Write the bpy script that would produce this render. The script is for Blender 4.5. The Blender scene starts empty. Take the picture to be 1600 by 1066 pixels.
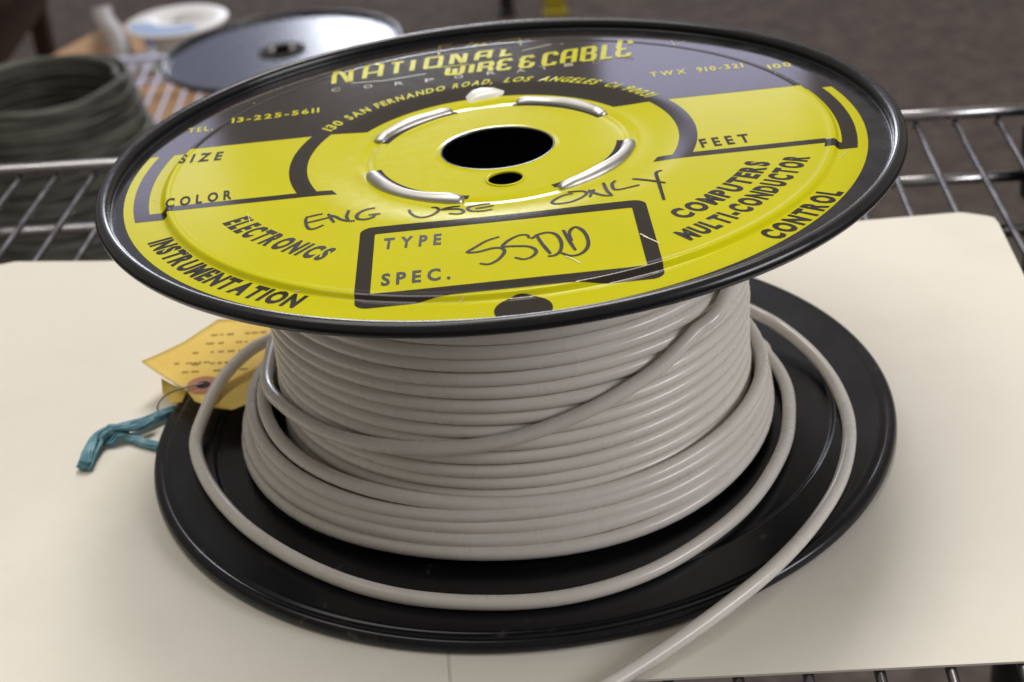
import bpy, bmesh, math, random
from mathutils import Vector, Matrix, noise
random.seed(7)
S = 0.001                                   # the scene is measured in millimetres, built in metres
scene = bpy.context.scene
col = scene.collection

# ------------------------------------------------------------------ camera
CAM = Vector((0.0, -508.417, 310.387))
RIGHT = Vector((0.995841, -0.041947, -0.080878))
UP = Vector((0.091087, 0.477966, 0.873643))
BACK = Vector((0.002010, -0.877376, 0.479799))
FPX = 2549.12                               # focal length in photo pixels (1600 wide)
cam_data = bpy.data.cameras.new('camera')
cam = bpy.data.objects.new('camera', cam_data)
col.objects.link(cam)
rot = Matrix((RIGHT, UP, BACK)).transposed()
cam.matrix_world = Matrix.Translation(CAM * S) @ rot.to_4x4()
cam_data.sensor_width = 36.0
cam_data.lens = FPX / 1600 * 36
cam_data.clip_start = 0.02
cam_data.clip_end = 60
cam_data.dof.use_dof = True
cam_data.dof.focus_distance = 0.485
cam_data.dof.aperture_fstop = 17
scene.camera = cam

# ------------------------------------------------------------------ world, lamps, exposure
world = bpy.data.worlds.new('World'); scene.world = world
world.use_nodes = True
wb = world.node_tree.nodes['Background']
wb.inputs['Color'].default_value = (1.0, 0.93, 0.83, 1)
wb.inputs['Strength'].default_value = 0.24
scene.view_settings.view_transform = 'Standard'
scene.view_settings.look = 'None'
scene.view_settings.exposure = 0.0
scene.view_settings.gamma = 1.0

def area(name, loc, target, sx, sy, power, color):
    d = bpy.data.lights.new(name, 'AREA'); d.shape = 'RECTANGLE'
    d.size = sx; d.size_y = sy; d.energy = power; d.color = color
    o = bpy.data.objects.new(name, d); col.objects.link(o)
    o.location = loc
    o.rotation_euler = (Vector(target) - Vector(loc)).to_track_quat('-Z', 'Y').to_euler()
    return o
# two ceiling fittings, bright windows at the far end, and one added dim panel
area('ceiling_lamp', (-0.45, 0.30, 1.75), (0, 0.0, 0), 1.5, 1.0, 14, (1.0, 0.965, 0.90))
area('side_window', (1.75, -0.75, 0.80), (0, 0.0, 0.05), 0.9, 0.5, 17, (0.97, 0.96, 1.0))
area('ceiling_lamp', (0.6, 2.9, 4.3), (0.4, 3.0, -1), 2.4, 1.2, 140, (1.0, 0.93, 0.90))
def far_panel(x0, x1, z0, z1, radiance, color):
    # area lamp of a given radiance standing in the far wall, facing the camera
    w_, h_ = x1 - x0, z1 - z0
    area('far_light_panel', ((x0 + x1) / 2, 6.0, (z0 + z1) / 2), ((x0 + x1) / 2, 0, (z0 + z1) / 2), w_, h_, math.pi * w_ * h_ * radiance, color)
far_panel(0.40, 1.25, 1.70, 2.34, 1.9, (0.70, 0.70, 1.0))
far_panel(-0.74, 0.15, 0.65, 1.60, 16.0, (0.84, 0.88, 1.0))
far_panel(-1.75, -0.76, 0.65, 1.60, 0.8, (0.50, 0.58, 1.0))  # added dim panel, no window; gives the rear spool a blue-grey reflection
far_panel(-1.75, -1.22, 1.95, 2.50, 1.7, (0.70, 0.70, 1.0))

# ------------------------------------------------------------------ pixel to place
def ray(x, y):
    return RIGHT * ((x - 800) / FPX) + UP * (-(y - 533) / FPX) - BACK
def on_plane(x, y, z):
    v = ray(x, y); t = (z - CAM.z) / v.z
    return CAM + v * t
def on_cyl(x, y, r):
    v = ray(x, y)
    a = v.x**2 + v.y**2; b = 2 * (CAM.x * v.x + CAM.y * v.y); c = CAM.x**2 + CAM.y**2 - r * r
    d = b * b - 4 * a * c
    t = (-b - math.sqrt(max(d, 0))) / (2 * a)
    return CAM + v * t

# ------------------------------------------------------------------ materials
MATS = {}
def principled(name, color, rough=0.5, metal=0.0, spec=0.5, coat=0.0, coat_rough=0.1):
    m = bpy.data.materials.new(name); m.use_nodes = True
    b = m.node_tree.nodes['Principled BSDF']
    b.inputs['Base Color'].default_value = (*color, 1)
    b.inputs['Roughness'].default_value = rough
    b.inputs['Metallic'].default_value = metal
    b.inputs['Specular IOR Level'].default_value = spec
    b.inputs['Coat Weight'].default_value = coat
    b.inputs['Coat Roughness'].default_value = coat_rough
    MATS[name] = m
    return m
def tex(m, kind='ShaderNodeTexNoise', scale=50.0, detail=4.0, stretch=(1, 1, 1), rough=0.55):
    n = m.node_tree.nodes; l = m.node_tree.links
    tc = n.new('ShaderNodeTexCoord'); mp = n.new('ShaderNodeMapping'); t = n.new(kind)
    mp.inputs['Scale'].default_value = stretch
    t.inputs['Scale'].default_value = scale
    if 'Detail' in t.inputs: t.inputs['Detail'].default_value = detail
    if 'Roughness' in t.inputs and kind == 'ShaderNodeTexNoise': t.inputs['Roughness'].default_value = rough
    l.new(tc.outputs['Object'], mp.inputs['Vector']); l.new(mp.outputs['Vector'], t.inputs['Vector'])
    return t
def ramp(m, t, stops, out='Fac'):
    n = m.node_tree.nodes; l = m.node_tree.links
    r = n.new('ShaderNodeValToRGB')
    e = r.color_ramp.elements
    while len(e) < len(stops): e.new(0.5)
    for k, (p, c) in enumerate(stops):
        e[k].position = p; e[k].color = (*c, 1) if len(c) == 3 else c
    l.new(t.outputs[out], r.inputs['Fac'])
    return r
def to(m, r, socket):
    m.node_tree.links.new(r.outputs[0], m.node_tree.nodes['Principled BSDF'].inputs[socket])
def bump(m, t, strength, dist, out=0):
    n = m.node_tree.nodes; l = m.node_tree.links
    b = n.new('ShaderNodeBump'); b.inputs['Strength'].default_value = strength; b.inputs['Distance'].default_value = dist
    l.new(t.outputs[out], b.inputs['Height'])
    l.new(b.outputs['Normal'], n['Principled BSDF'].inputs['Normal'])
def g(v): return (v, v, v)
def rough_var(m, scale, lo, hi, stretch=(1, 1, 1)):
    t = tex(m, scale=scale, detail=6, stretch=stretch)
    to(m, ramp(m, t, [(0.35, g(lo)), (0.7, g(hi))]), 'Roughness')

m = principled('yellow_litho', (0.60, 0.555, 0.004), 0.24, spec=0.22)
t = tex(m, scale=22, detail=5); to(m, ramp(m, t, [(0.3, (0.575, 0.545, 0.003)), (0.65, (0.605, 0.575, 0.003)), (0.85, (0.615, 0.585, 0.008))]), 'Base Color')
rough_var(m, 300, 0.13, 0.16)
m = principled('black_litho', (0.026, 0.019, 0.014), 0.2)
rough_var(m, 300, 0.09, 0.11)
m = principled('print_black', (0.018, 0.013, 0.010), 0.3, spec=0.2)
m = principled('print_faint', (0.19, 0.145, 0.012), 0.3)
m = principled('pen_ink', (0.024, 0.014, 0.008), 0.45, spec=0.12)
m = principled('scratch', (0.75, 0.72, 0.45), 0.5)
m = principled('black_enamel', (0.010, 0.010, 0.012), 0.2)
rough_var(m, 120, 0.2, 0.3)
t = tex(m, scale=220, detail=5, rough=0.6); to(m, ramp(m, t, [(0.64, (0.010, 0.010, 0.012)), (0.72, (0.022, 0.020, 0.020)), (0.78, (0.07, 0.06, 0.05))]), 'Base Color')
m = principled('black_enamel_inner', (0.007, 0.007, 0.009), 0.24, spec=0.35)
t = tex(m, scale=160, detail=3, rough=0.5); to(m, ramp(m, t, [(0.62, (0.006, 0.006, 0.008)), (0.70, (0.014, 0.013, 0.014)), (0.78, (0.05, 0.045, 0.04))]), 'Base Color')
rough_var(m, 40, 0.22, 0.27)
m = principled('tab_steel', (0.52, 0.51, 0.49), 0.4, 1.0)
t = tex(m, scale=120, detail=4, stretch=(1, 1, 3)); to(m, ramp(m, t, [(0.3, g(0.36)), (0.7, g(0.55))]), 'Roughness')
m = principled('dark_void', (0.014, 0.010, 0.007), 0.8)
m = principled('cable_jacket', (0.66, 0.615, 0.56), 0.3)
t = tex(m, scale=45, detail=6, rough=0.6); to(m, ramp(m, t, [(0.27, (0.635, 0.595, 0.54)), (0.36, (0.685, 0.645, 0.59)), (0.6, (0.705, 0.67, 0.62)), (0.82, (0.72, 0.69, 0.64))]), 'Base Color')
rough_var(m, 80, 0.22, 0.38)
m = principled('manila_card', (0.80, 0.765, 0.68), 0.75)
t = tex(m, scale=7, detail=10, rough=0.72); to(m, ramp(m, t, [(0.28, (0.735, 0.695, 0.60)), (0.5, (0.79, 0.755, 0.665)), (0.72, (0.815, 0.78, 0.695))]), 'Base Color')
t2 = tex(m, scale=450, detail=6, rough=0.7); bump(m, t2, 0.16, 0.0006)
m = principled('card_crease', (0.62, 0.585, 0.49), 0.8)
m = principled('chrome_wire', (0.25, 0.24, 0.25), 0.3, 1.0)
rough_var(m, 60, 0.22, 0.45)
m = principled('chrome_rod_lit', (0.50, 0.49, 0.50), 0.28, 1.0)  # same chrome as the wires, base raised to paint in the lamp's gleam
rough_var(m, 60, 0.2, 0.4)
m = principled('black_post', (0.012, 0.012, 0.014), 0.4)
m = principled('tag_card', (0.78, 0.57, 0.13), 0.7)
t = tex(m, scale=60, detail=6); to(m, ramp(m, t, [(0.3, (0.76, 0.52, 0.085)), (0.7, (0.82, 0.59, 0.12))]), 'Base Color')
m = principled('tag_print', (0.30, 0.19, 0.045), 0.8)
m = principled('tag_ring', (0.46, 0.20, 0.13), 0.8)
m = principled('thin_wire', (0.30, 0.26, 0.22), 0.4, 0.8)
m = principled('blue_twine', (0.09, 0.26, 0.33), 0.55)
t = tex(m, scale=160, detail=4, stretch=(1, 1, 1)); to(m, ramp(m, t, [(0.35, (0.05, 0.17, 0.23)), (0.55, (0.13, 0.31, 0.38)), (0.75, (0.26, 0.46, 0.52))]), 'Base Color')
bump(m, t, 0.6, 0.0015)
m = principled('carpet', (0.075, 0.064, 0.060), 0.95, spec=0.1)
t = tex(m, scale=26, detail=10, rough=0.8); to(m, ramp(m, t, [(0.35, (0.056, 0.045, 0.041)), (0.5, (0.088, 0.073, 0.067)), (0.66, (0.13, 0.11, 0.10))]), 'Base Color')
m = principled('window_lit_wire', (0.66, 0.68, 0.90), 0.35, 0.0)  # chrome wires; the window's blue-white reflection is painted into this plain colour
m = principled('dark_cable', (0.030, 0.030, 0.024), 0.55)
t = tex(m, scale=25, detail=5); to(m, ramp(m, t, [(0.3, (0.045, 0.045, 0.036)), (0.7, (0.105, 0.103, 0.082))]), 'Base Color')
m = principled('kraft_card', (0.44, 0.27, 0.14), 0.85)
t = tex(m, scale=14, detail=5); to(m, ramp(m, t, [(0.3, (0.39, 0.235, 0.12)), (0.7, (0.48, 0.30, 0.165))]), 'Base Color')
m = principled('blue_ink', (0.03, 0.045, 0.13), 0.7)
m = principled('pale_blue', (0.30, 0.42, 0.66), 0.5)
m = principled('white_plastic', (0.72, 0.73, 0.72), 0.4)
m = principled('grey_plastic', (0.28, 0.26, 0.25), 0.5)
m = principled('brown_leather', (0.050, 0.022, 0.013), 0.55)
m = principled('yellow_paint', (0.42, 0.33, 0.02), 0.5)
m = principled('glue', (0.80, 0.79, 0.74), 0.3)

# ------------------------------------------------------------------ object helpers
def mk(name, verts, faces, mat, parent=None, smooth=True, origin=(0, 0, 0)):
    me = bpy.data.meshes.new(name)
    o0 = Vector(origin)
    me.from_pydata([((Vector(v) - o0) * S)[:] for v in verts], [], faces)
    me.materials.append(MATS[mat])
    if smooth:
        for p in me.polygons: p.use_smooth = True
    me.update()
    o = bpy.data.objects.new(name, me); col.objects.link(o)
    if parent: o.parent = parent
    else: o.location = o0 * S
    return o
def tag(o, label=None, cat=None, group=None, kind=None):
    for k, v in (('label', label), ('category', cat), ('group', group), ('kind', kind)):
        if v: o[k] = v
    return o
def empty(name, loc):
    o = bpy.data.objects.new(name, None); col.objects.link(o)
    o.location = Vector(loc) * S; o.empty_display_size = 0.02
    return o
def grid(nu, nv, fn, closed_u=False):
    v = [fn(i / (nu if closed_u else nu - 1), j / (nv - 1)) for i in range(nu) for j in range(nv)]
    f = []
    for i in range(nu if closed_u else nu - 1):
        for j in range(nv - 1):
            a = i * nv + j; b = ((i + 1) % nu) * nv + j
            f.append((a, b, b + 1, a + 1))
    return v, f
def catmull(pts, per=8, closed=False):
    out = []; n = len(pts)
    P = [Vector(p) for p in pts]
    for i in range(n if closed else n - 1):
        p0 = P[i - 1] if (i > 0 or closed) else P[0] * 2 - P[1]
        p1 = P[i]; p2 = P[(i + 1) % n]
        p3 = P[(i + 2) % n] if (i + 2 < n or closed) else P[-1] * 2 - P[-2]
        for k in range(per):
            t = k / per
            out.append(0.5 * (2 * p1 + (p2 - p0) * t + (2 * p0 - 5 * p1 + 4 * p2 - p3) * t * t + (3 * p1 - p0 - 3 * p2 + p3) * t**3))
    if not closed: out.append(P[-1])
    return out
def tube(pts, rad, sides=10, flat=1.0, cap=True):
    """tube along pts; rad a number or a function of 0..1; flat squashes it along its second axis"""
    n = len(pts); verts = []; faces = []
    up = None
    for i, p in enumerate(pts):
        d = (pts[min(i + 1, n - 1)] - pts[max(i - 1, 0)])
        if d.length < 1e-9: d = Vector((1, 0, 0))
        d.normalize()
        if up is None:
            up = Vector((0, 0, 1)) if abs(d.z) < 0.9 else Vector((0, 1, 0))
        up = (up - d * up.dot(d)).normalized(); side = d.cross(up)
        r = rad(i / (n - 1)) if callable(rad) else rad
        for k in range(sides):
            a = 2 * math.pi * k / sides
            verts.append(p + side * (math.cos(a) * r) + up * (math.sin(a) * r * flat))
    for i in range(n - 1):
        for k in range(sides):
            a = i * sides + k; b = i * sides + (k + 1) % sides
            faces.append((a, b, b + sides, a + sides))
    if cap:
        faces.append(tuple(range(sides - 1, -1, -1)))
        faces.append(tuple(range((n - 1) * sides, n * sides)))
    return verts, faces
def lathe(profile, seg=160, closed=True, fz=None):
    """profile: list of (r, z); revolved round z; closed joins its ends"""
    n = len(profile); v = []; f = []
    for i in range(seg):
        a = 2 * math.pi * i / seg
        for r, z in profile:
            x, y = r * math.cos(a), r * math.sin(a)
            v.append((x, y, z if fz is None else fz(x, y, z)))
    for i in range(seg):
        for j in range(n if closed else n - 1):
            a = i * n + j; b = i * n + (j + 1) % n
            c = ((i + 1) % seg) * n + (j + 1) % n; d = ((i + 1) % seg) * n + j
            f.append((a, d, c, b))
    return v, f
def box(x0, x1, y0, y1, z0, z1):
    v = [(x, y, z) for z in (z0, z1) for y in (y0, y1) for x in (x0, x1)]
    return v, [(0, 2, 3, 1), (4, 5, 7, 6), (0, 1, 5, 4), (2, 6, 7, 3), (0, 4, 6, 2), (1, 3, 7, 5)]
def bevel_obj(o, w, seg=2):
    b = o.modifiers.new('bevel', 'BEVEL'); b.width = w * S; b.segments = seg; b.limit_method = 'ANGLE'
    return o

# ================================================================== SETTING
FLOOR = -900
v, f = grid(2, 2, lambda a, b: (-9000 + 18000 * a, -5000 + 17000 * b, FLOOR))
tag(mk('floor', v, f, 'carpet', smooth=False), kind='structure')

# ------------------------------------------------------------------ wire shelf under everything
SA = -0.085                                   # the shelf runs a little askew to the spool
def sh(x, y, z): return Vector((x * math.cos(SA) - y * math.sin(SA), x * math.sin(SA) + y * math.cos(SA), z))
shelf = empty('wire_shelf', (0, 0, FLOOR))
tag(shelf, 'chrome wire shelf on dark posts carrying the manila folder', 'shelf')
def part_of(parent, name, vf, mat, smooth=True):
    off = parent.location / S
    return mk(name, [Vector(p) - off for p in vf[0]], vf[1], mat, parent, smooth)
YB, YF = 268, -330                            # rear and front edge
WR = 1.7
for k in range(29):
    x = -333 + 20 * k
    jit = random.uniform(-0.6, 0.6)
    pts = [sh(x + jit, YF, -2.7), sh(x, -100, -2.7), sh(x, 120, -2.7), sh(x - jit, YB - 14, -2.7), sh(x - jit, YB - 4, -3.2), sh(x - jit, YB + 1, -4.6)]
    part_of(shelf, 'wire', tube(catmull(pts, 5), WR, 8), 'chrome_wire')
for y, z, r in ((YB, 1.6, 3.1), (YB, -34, 2.9), (YF, 1.6, 3.1), (YF, -34, 2.9)):
    part_of(shelf, 'rod', tube([sh(-340 + 58.5 * i, y, z) for i in range(11)], r, 10), 'chrome_rod_lit')
for y in (-200, 0, 150):
    part_of(shelf, 'rod', tube([sh(-344, y, -7.6), sh(-40, y, -7.6), sh(253, y, -7.6)], 3.0, 8), 'chrome_wire')
for x in (-346, 256):
    for z in (1.6, -34):
        part_of(shelf, 'rod', tube([sh(x, YF, z), sh(x, -30, z), sh(x, YB, z)], 2.9, 8), 'chrome_wire')
for x, y in ((-346, YB + 2), (259, YB + 2), (-346, YF - 2), (259, YF - 2)):
    p0 = sh(x, y, 0)
    pv, pf = lathe([(0.01, FLOOR), (13, FLOOR), (13, 3), (11.5, 6), (0.01, 7)], 24, closed=False)
    post = part_of(shelf, 'post', ([Vector((a + p0.x, b + p0.y, c)) for a, b, c in pv], pf), 'black_post')
    pv, pf = lathe([(13.2, -48), (17, -46), (18, -10), (15.5, -6), (13.2, -6)], 24, closed=True)
    mk('collar', [Vector((a + p0.x, b + p0.y, c)) - shelf.location / S for a, b, c in pv], pf, 'black_post', post)

# ------------------------------------------------------------------ manila folder
out = [on_plane(x, y, 0) for x, y in ((24, 409), (165, 408), (420, 395), (1345, 345), (1497, 332), (1508, 332.5), (1540, 337), (1553, 340), (1560, 348), (1600, 430))]
outl = [Vector((p.x, p.y)) for p in out]
outl += [Vector((188, -145)), Vector((184, -156)), Vector((176, -158.5)), Vector((134, -155)), Vector((98.5, -152.8)), Vector((13, -147.2)), Vector((-18, -146.4)), Vector((-120, -137)), Vector((-262, -124)), Vector((-268, -119)), Vector((-236, 176))]
n = len(outl)
vv = [(p.x, p.y, 0.0) for p in outl] + [(p.x, p.y, -0.75) for p in outl]
ff = [tuple(range(n - 1, -1, -1)), tuple(range(n, 2 * n))] + [(i, (i + 1) % n, n + (i + 1) % n, n + i) for i in range(n)]
folder = mk('folder', vv, ff, 'manila_card', smooth=False)
tag(folder, 'cream manila folder laid open flat on the wire shelf under the cable spool', 'folder')
a = on_plane(701, 1018, 0); b = on_plane(705, 1074, 0)
d = (a - b).normalized(); e = b + d * 26
w = Vector((0.35, 0.03, 0))
mk('crease', [b - w + Vector((0, 0, .12)), b + w + Vector((0, 0, .12)), e + w + Vector((0, 0, .12)), e - w + Vector((0, 0, .12))], [(0, 1, 2, 3)], 'card_crease', folder, False)

# ================================================================== THE SPOOL
R, T, H = 133.0, 2.4, 106.98
TX, TY = 0.01374, -0.01361                    # the top flange sits slightly out of true
def sstep(a, b, x):
    t = min(1, max(0, (x - a) / (b - a))); return t * t * (3 - 2 * t)
def zp(r):                                    # pressed profile of a flange's outer face, below the rim's middle
    z = -1.1
    z += -0.45 * math.exp(-((r - 44) / 1.8) ** 2)          # groove that holds the tabs
    z += 0.8 * sstep(47, 66, r)                             # the dished hub rises to the plate
    z += 0.08 * math.exp(-((r - 109.5) / 1.0) ** 2)
    z += -1.6 * sstep(110.1, 112.2, r)                      # pressed step
    z += 0.3 * (1 - sstep(18.5, 21.0, r))                   # lip of the bore
    return z
def top_z(x, y): return H + TX * x + TY * y
def lab(px, py):                              # photo pixel to a point (x, y) of the printed face
    dz = -2.0
    v = ray(px, py); nrm = Vector((-TX, -TY, 1))
    for _ in range(6):
        t = (H + dz - nrm.dot(CAM)) / nrm.dot(v); q = CAM + v * t
        dz = zp(math.hypot(q.x, q.y))
    return Vector((q.x, q.y))
def face(x, y, lift=0.12):
    return Vector((x, y, top_z(x, y) + zp(math.hypot(x, y)) + lift))

spool = empty('cable_spool', (0, 0, 0))
tag(spool, 'large black steel cable spool with yellow printed top standing on the manila folder', 'spool')

def flange_profile():
    rs = [18.5 + 0.5 * i for i in range(7)] + [23 + 2 * i for i in range(9)] + [40 + 0.7 * i for i in range(25)] + [58 + 1.5 * i for i in range(5)] + \
         [66 + 4 * i for i in range(9)] + [103, 105, 106.5] + [107.5 + 0.3 * i for i in range(19)] + ([115, 117, 120, 122.5, 125.0, 126.5, 127.6])
    up_ = [(r, zp(r)) for r in rs]
    # inner wall of the rim, then the rolled rim itself
    rim = [(128.0, -1.85), (128.3, -1.7)]
    for i in range(17):
        a = math.radians(212 - i * 345 / 16)
        rim.append((R - T + T * math.cos(a), T * math.sin(a)))
    low = [(128.2, -2.5)] + [(r, zp(r) - 0.8) for r in reversed(rs)]
    return up_ + rim + low
prof = flange_profile()
v, f = lathe(prof, 240, True, lambda x, y, z: z + top_z(x, y))
top = mk('top_flange', v, f, 'black_enamel', spool)
# the small drive hole, cut through the sheet
hx, hy = 1.6, -27.6
cv, cf = lathe([(0.0, -30), (6.0, -30), (6.0, 30), (0.0, 30)], 40, False)
cutter = mk('cutter', [(a + hx, b + hy, c + H) for a, b, c in cv], cf, 'dark_void')
def cut(o):
    md = o.modifiers.new('hole', 'BOOLEAN'); md.operation = 'DIFFERENCE'; md.object = cutter; md.solver = 'EXACT'
    bpy.context.view_layer.update()
    dg = bpy.context.evaluated_depsgraph_get()
    me = bpy.data.meshes.new_from_object(o.evaluated_get(dg), depsgraph=dg)
    o.modifiers.clear(); o.data = me
cut(top)
v, f = lathe([(r, T - z) for r, z in prof], 240, True)
bottom = mk('bottom_flange', v, [tuple(reversed(q)) for q in f], 'black_enamel_inner', spool)
bottom['label'] = 'plain black lower flange lying on the folder'
zt = H + zp(46) - 1.2
v, f = lathe([(42, 4.2), (43.5, 4.2), (43.5, zt), (42, zt)], 96, True)
mk('drum', v, f, 'dark_void', spool)

# ---- print: sheets that follow the pressed face of the flange
CX = -1.7                                     # the print is slightly off-centre on the disc
def print_grid(name, nu, nv, fn, mat, lift):
    def q(a, b):
        x, y = fn(a, b); return face(x, y, lift)
    v, f = grid(nu, nv, q)
    # keep faces pointing up
    n0 = (Vector(v[f[0][1]]) - Vector(v[f[0][0]])).cross(Vector(v[f[0][2]]) - Vector(v[f[0][0]]))
    if n0.z < 0: f = [tuple(reversed(k)) for k in f]
    return mk(name, v, f, mat, top)
# yellow disc
rr = [19.2 + 0.5 * i for i in range(6)] + [23 + 2 * i for i in range(9)] + [40 + 0.7 * i for i in range(25)] + [58 + 1.5 * i for i in range(5)] + [66 + 4 * i for i in range(9)] + [103, 105, 106.5] + [107.5 + 0.3 * i for i in range(19)] + [115, 118]
seg = 300; v = []; f = []
rings = rr + ['edge']
for i in range(seg):
    a = 2 * math.pi * i / seg
    for r in rings:
        if r == 'edge': x, y = CX + 122.4 * math.cos(a), 122.4 * math.sin(a)
        else: x, y = r * math.cos(a), r * math.sin(a)
        v.append(face(x, y, 0.07))
nr = len(rings)
for i in range(seg):
    for j in range(nr - 1):
        a = i * nr + j; b = ((i + 1) % seg) * nr + j
        f.append((a, a + 1, b + 1, b))
yellow = mk('yellow_print', v, f, 'yellow_litho', top)
cut(yellow)
bpy.data.objects.remove(cutter)
# lip round the small hole
pts = [face(hx + 6.0 * math.cos(t * math.pi / 24), hy + 6.0 * math.sin(t * math.pi / 24), 0.05) for t in range(49)]
mk('hole_lip', *tube(pts, 0.55, 8, cap=False), 'yellow_litho', top)

YT, YBX, YLN = 27.4, -27.4, -23.6             # top of the boxes, bottom edge, upper edge of their base line
def rad(a, r): return CX + r * math.cos(a), r * math.sin(a)
def upper(a, b):
    r = 51 + (106 - 51) * b / 0.4 if b < 0.4 else (106 + 8 * (b - 0.4) / 0.4 if b < 0.8 else 114 + 8.9 * (b - 0.8) / 0.2)
    a0 = math.asin(YT / r); ang = a0 + (math.pi - 2 * a0) * a
    return rad(ang, r)
print_grid('black_field', 200, 100, upper, 'black_litho', 0.13)
def arc_piece(r0, r1, y0, y1, side):
    def fn(a, b):
        r = r0 + (r1 - r0) * b
        a0 = math.asin(max(-1, min(1, y0 / r))); a1 = math.asin(max(-1, min(1, y1 / r)))
        ang = a0 + (a1 - a0) * a
        x, y = r * math.cos(ang), r * math.sin(ang)
        return CX + side * x, y
    return fn
def line_piece(r0, r1, y0, y1, side):
    def fn(a, b):
        y = y0 + (y1 - y0) * b
        xa = math.sqrt(r0 * r0 - y * y); xb = math.sqrt(r1 * r1 - y * y)
        return CX + side * (xa + (xb - xa) * a), y
    return fn
for s in (-1, 1):
    print_grid('box_border', 40, 9, arc_piece(62.0, 68.0, YBX + 0.01, YT + 0.3, s), 'black_litho', 0.135)
    print_grid('box_border', 40, 14, arc_piece(114.2, 119.2, YBX - 3.0, YT + 0.3, s), 'black_litho', 0.135)
    print_grid('box_border', 90, 5, line_piece(68.0, 109.0, YBX, YLN, s), 'black_litho', 0.14)
    print_grid('box_border', 40, 6, line_piece(109.0, 114.2, YBX - 3.0, YLN - 1.0, s), 'black_litho', 0.14)
    # outer field between box and rim stays yellow below YT; shut the corner tip
    print_grid('box_border', 6, 6, line_piece(57.5, 62.0, YBX, YLN + 2.2 * 0, s), 'black_litho', 0.14)
# TYPE / SPEC frame
def rrect(x0, x1, y0, y1, r, n=10):
    pts = []
    for cx, cy, a0 in ((x1 - r, y1 - r, 0), (x0 + r, y1 - r, 90), (x0 + r, y0 + r, 180), (x1 - r, y0 + r, 270)):
        for k in range(n + 1):
            a = math.radians(a0 + 90 * k / n); pts.append((cx + r * math.cos(a), cy + r * math.sin(a)))
    return pts
def dens(pts, step=1.2):
    out = []
    for i in range(len(pts)):
        a = Vector(pts[i]); b = Vector(pts[(i + 1) % len(pts)]); m_ = max(1, int((b - a).length / step))
        for k in range(m_): out.append(a.lerp(b, k / m_))
    return out
q = [lab(x, y) for x, y in ((556, 482), (561, 357), (1005, 313), (1043, 430))]      # corners BL TL TR BR
qi = [lab(x, y) for x, y in ((581, 469), (583, 365), (988, 327), (1014, 424))]
fx0, fx1 = (q[0].x + q[1].x) / 2, (q[2].x + q[3].x) / 2
fy0, fy1 = (q[0].y + q[3].y) / 2, (q[1].y + q[2].y) / 2
ix0, ix1 = (qi[0].x + qi[1].x) / 2, (qi[2].x + qi[3].x) / 2
iy0, iy1 = (qi[0].y + qi[3].y) / 2, (qi[1].y + qi[2].y) / 2
fy0 -= 1.4; iy0 = fy0 + 5.6
print('frame', fx0, fx1, fy0, fy1, 'in', ix0, ix1, iy0, iy1)
def frame_print(x0, x1, y0, y1, a0, a1, b0, b1, r, mat, lift):
    op = rrect(x0, x1, y0, y1, r, 8); ip = rrect(a0, a1, b0, b1, 0.6, 8)
    v = []; f = []; N = len(op); M = 16
    O, I = [], []
    for i in range(N):
        A, B = Vector(op[i]), Vector(op[(i + 1) % N]); C, D = Vector(ip[i]), Vector(ip[(i + 1) % N])
        k = max(1, int((B - A).length / 0.5))
        for j in range(k): O.append(A.lerp(B, j / k)); I.append(C.lerp(D, j / k))
    K = len(O)
    for i in range(K):
        for j in range(M + 1):
            p = O[i].lerp(I[i], j / M); v.append(face(p.x, p.y, lift))
    for i in range(K):
        for j in range(M):
            a = i * (M + 1) + j; b = ((i + 1) % K) * (M + 1) + j
            f.append((a, b, b + 1, a + 1))
    return mk('box_border', v, f, mat, top)
frame_print(fx0, fx1, fy0, fy1, ix0, ix1, iy0, iy1, 4.0, 'black_litho', 0.135)
# black spot at the rim
dc = lab(818, 484); v = [face(dc.x, dc.y, 0.14)]; f = []
for r_ in [i / 4 for i in range(1, 17)]:
    for k in range(40):
        a = 2 * math.pi * k / 40; v.append(face(dc.x + 8.0 * r_ / 4 * math.cos(a), dc.y + 8.0 * r_ / 4 * math.sin(a), 0.14))
for k in range(40):
    f.append((0, 1 + k, 1 + (k + 1) % 40))
    for r_ in range(15):
        a = 1 + r_ * 40 + k; b = 1 + r_ * 40 + (k + 1) % 40
        f.append((a, a + 40, b + 40, b))
mk('black_spot', v, f, 'black_litho', top)

# ---- lettering
GLYPH = {}
def glyph(ch, bold):
    key = (ch, bold)
    if key in GLYPH: return GLYPH[key]
    c = bpy.data.curves.new('glyph', 'FONT'); c.body = ch; c.size = 1; c.offset = bold; c.resolution_u = 3
    o = bpy.data.objects.new('glyph', c); col.objects.link(o)
    bpy.context.view_layer.update()
    dg = bpy.context.evaluated_depsgraph_get()
    me = bpy.data.meshes.new_from_object(o.evaluated_get(dg), depsgraph=dg)
    V = [(p.co.x, p.co.y) for p in me.vertices]; F = [tuple(p.vertices) for p in me.polygons]
    bpy.data.objects.remove(o); bpy.data.meshes.remove(me); bpy.data.curves.remove(c)
    x0 = min(a for a, b in V); x1 = max(a for a, b in V)
    GLYPH[key] = ([(a - x0, b) for a, b in V], F, x1 - x0)
    return GLYPH[key]
CAPH = max(b for a, b in glyph('H', 0.0)[0])
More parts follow.
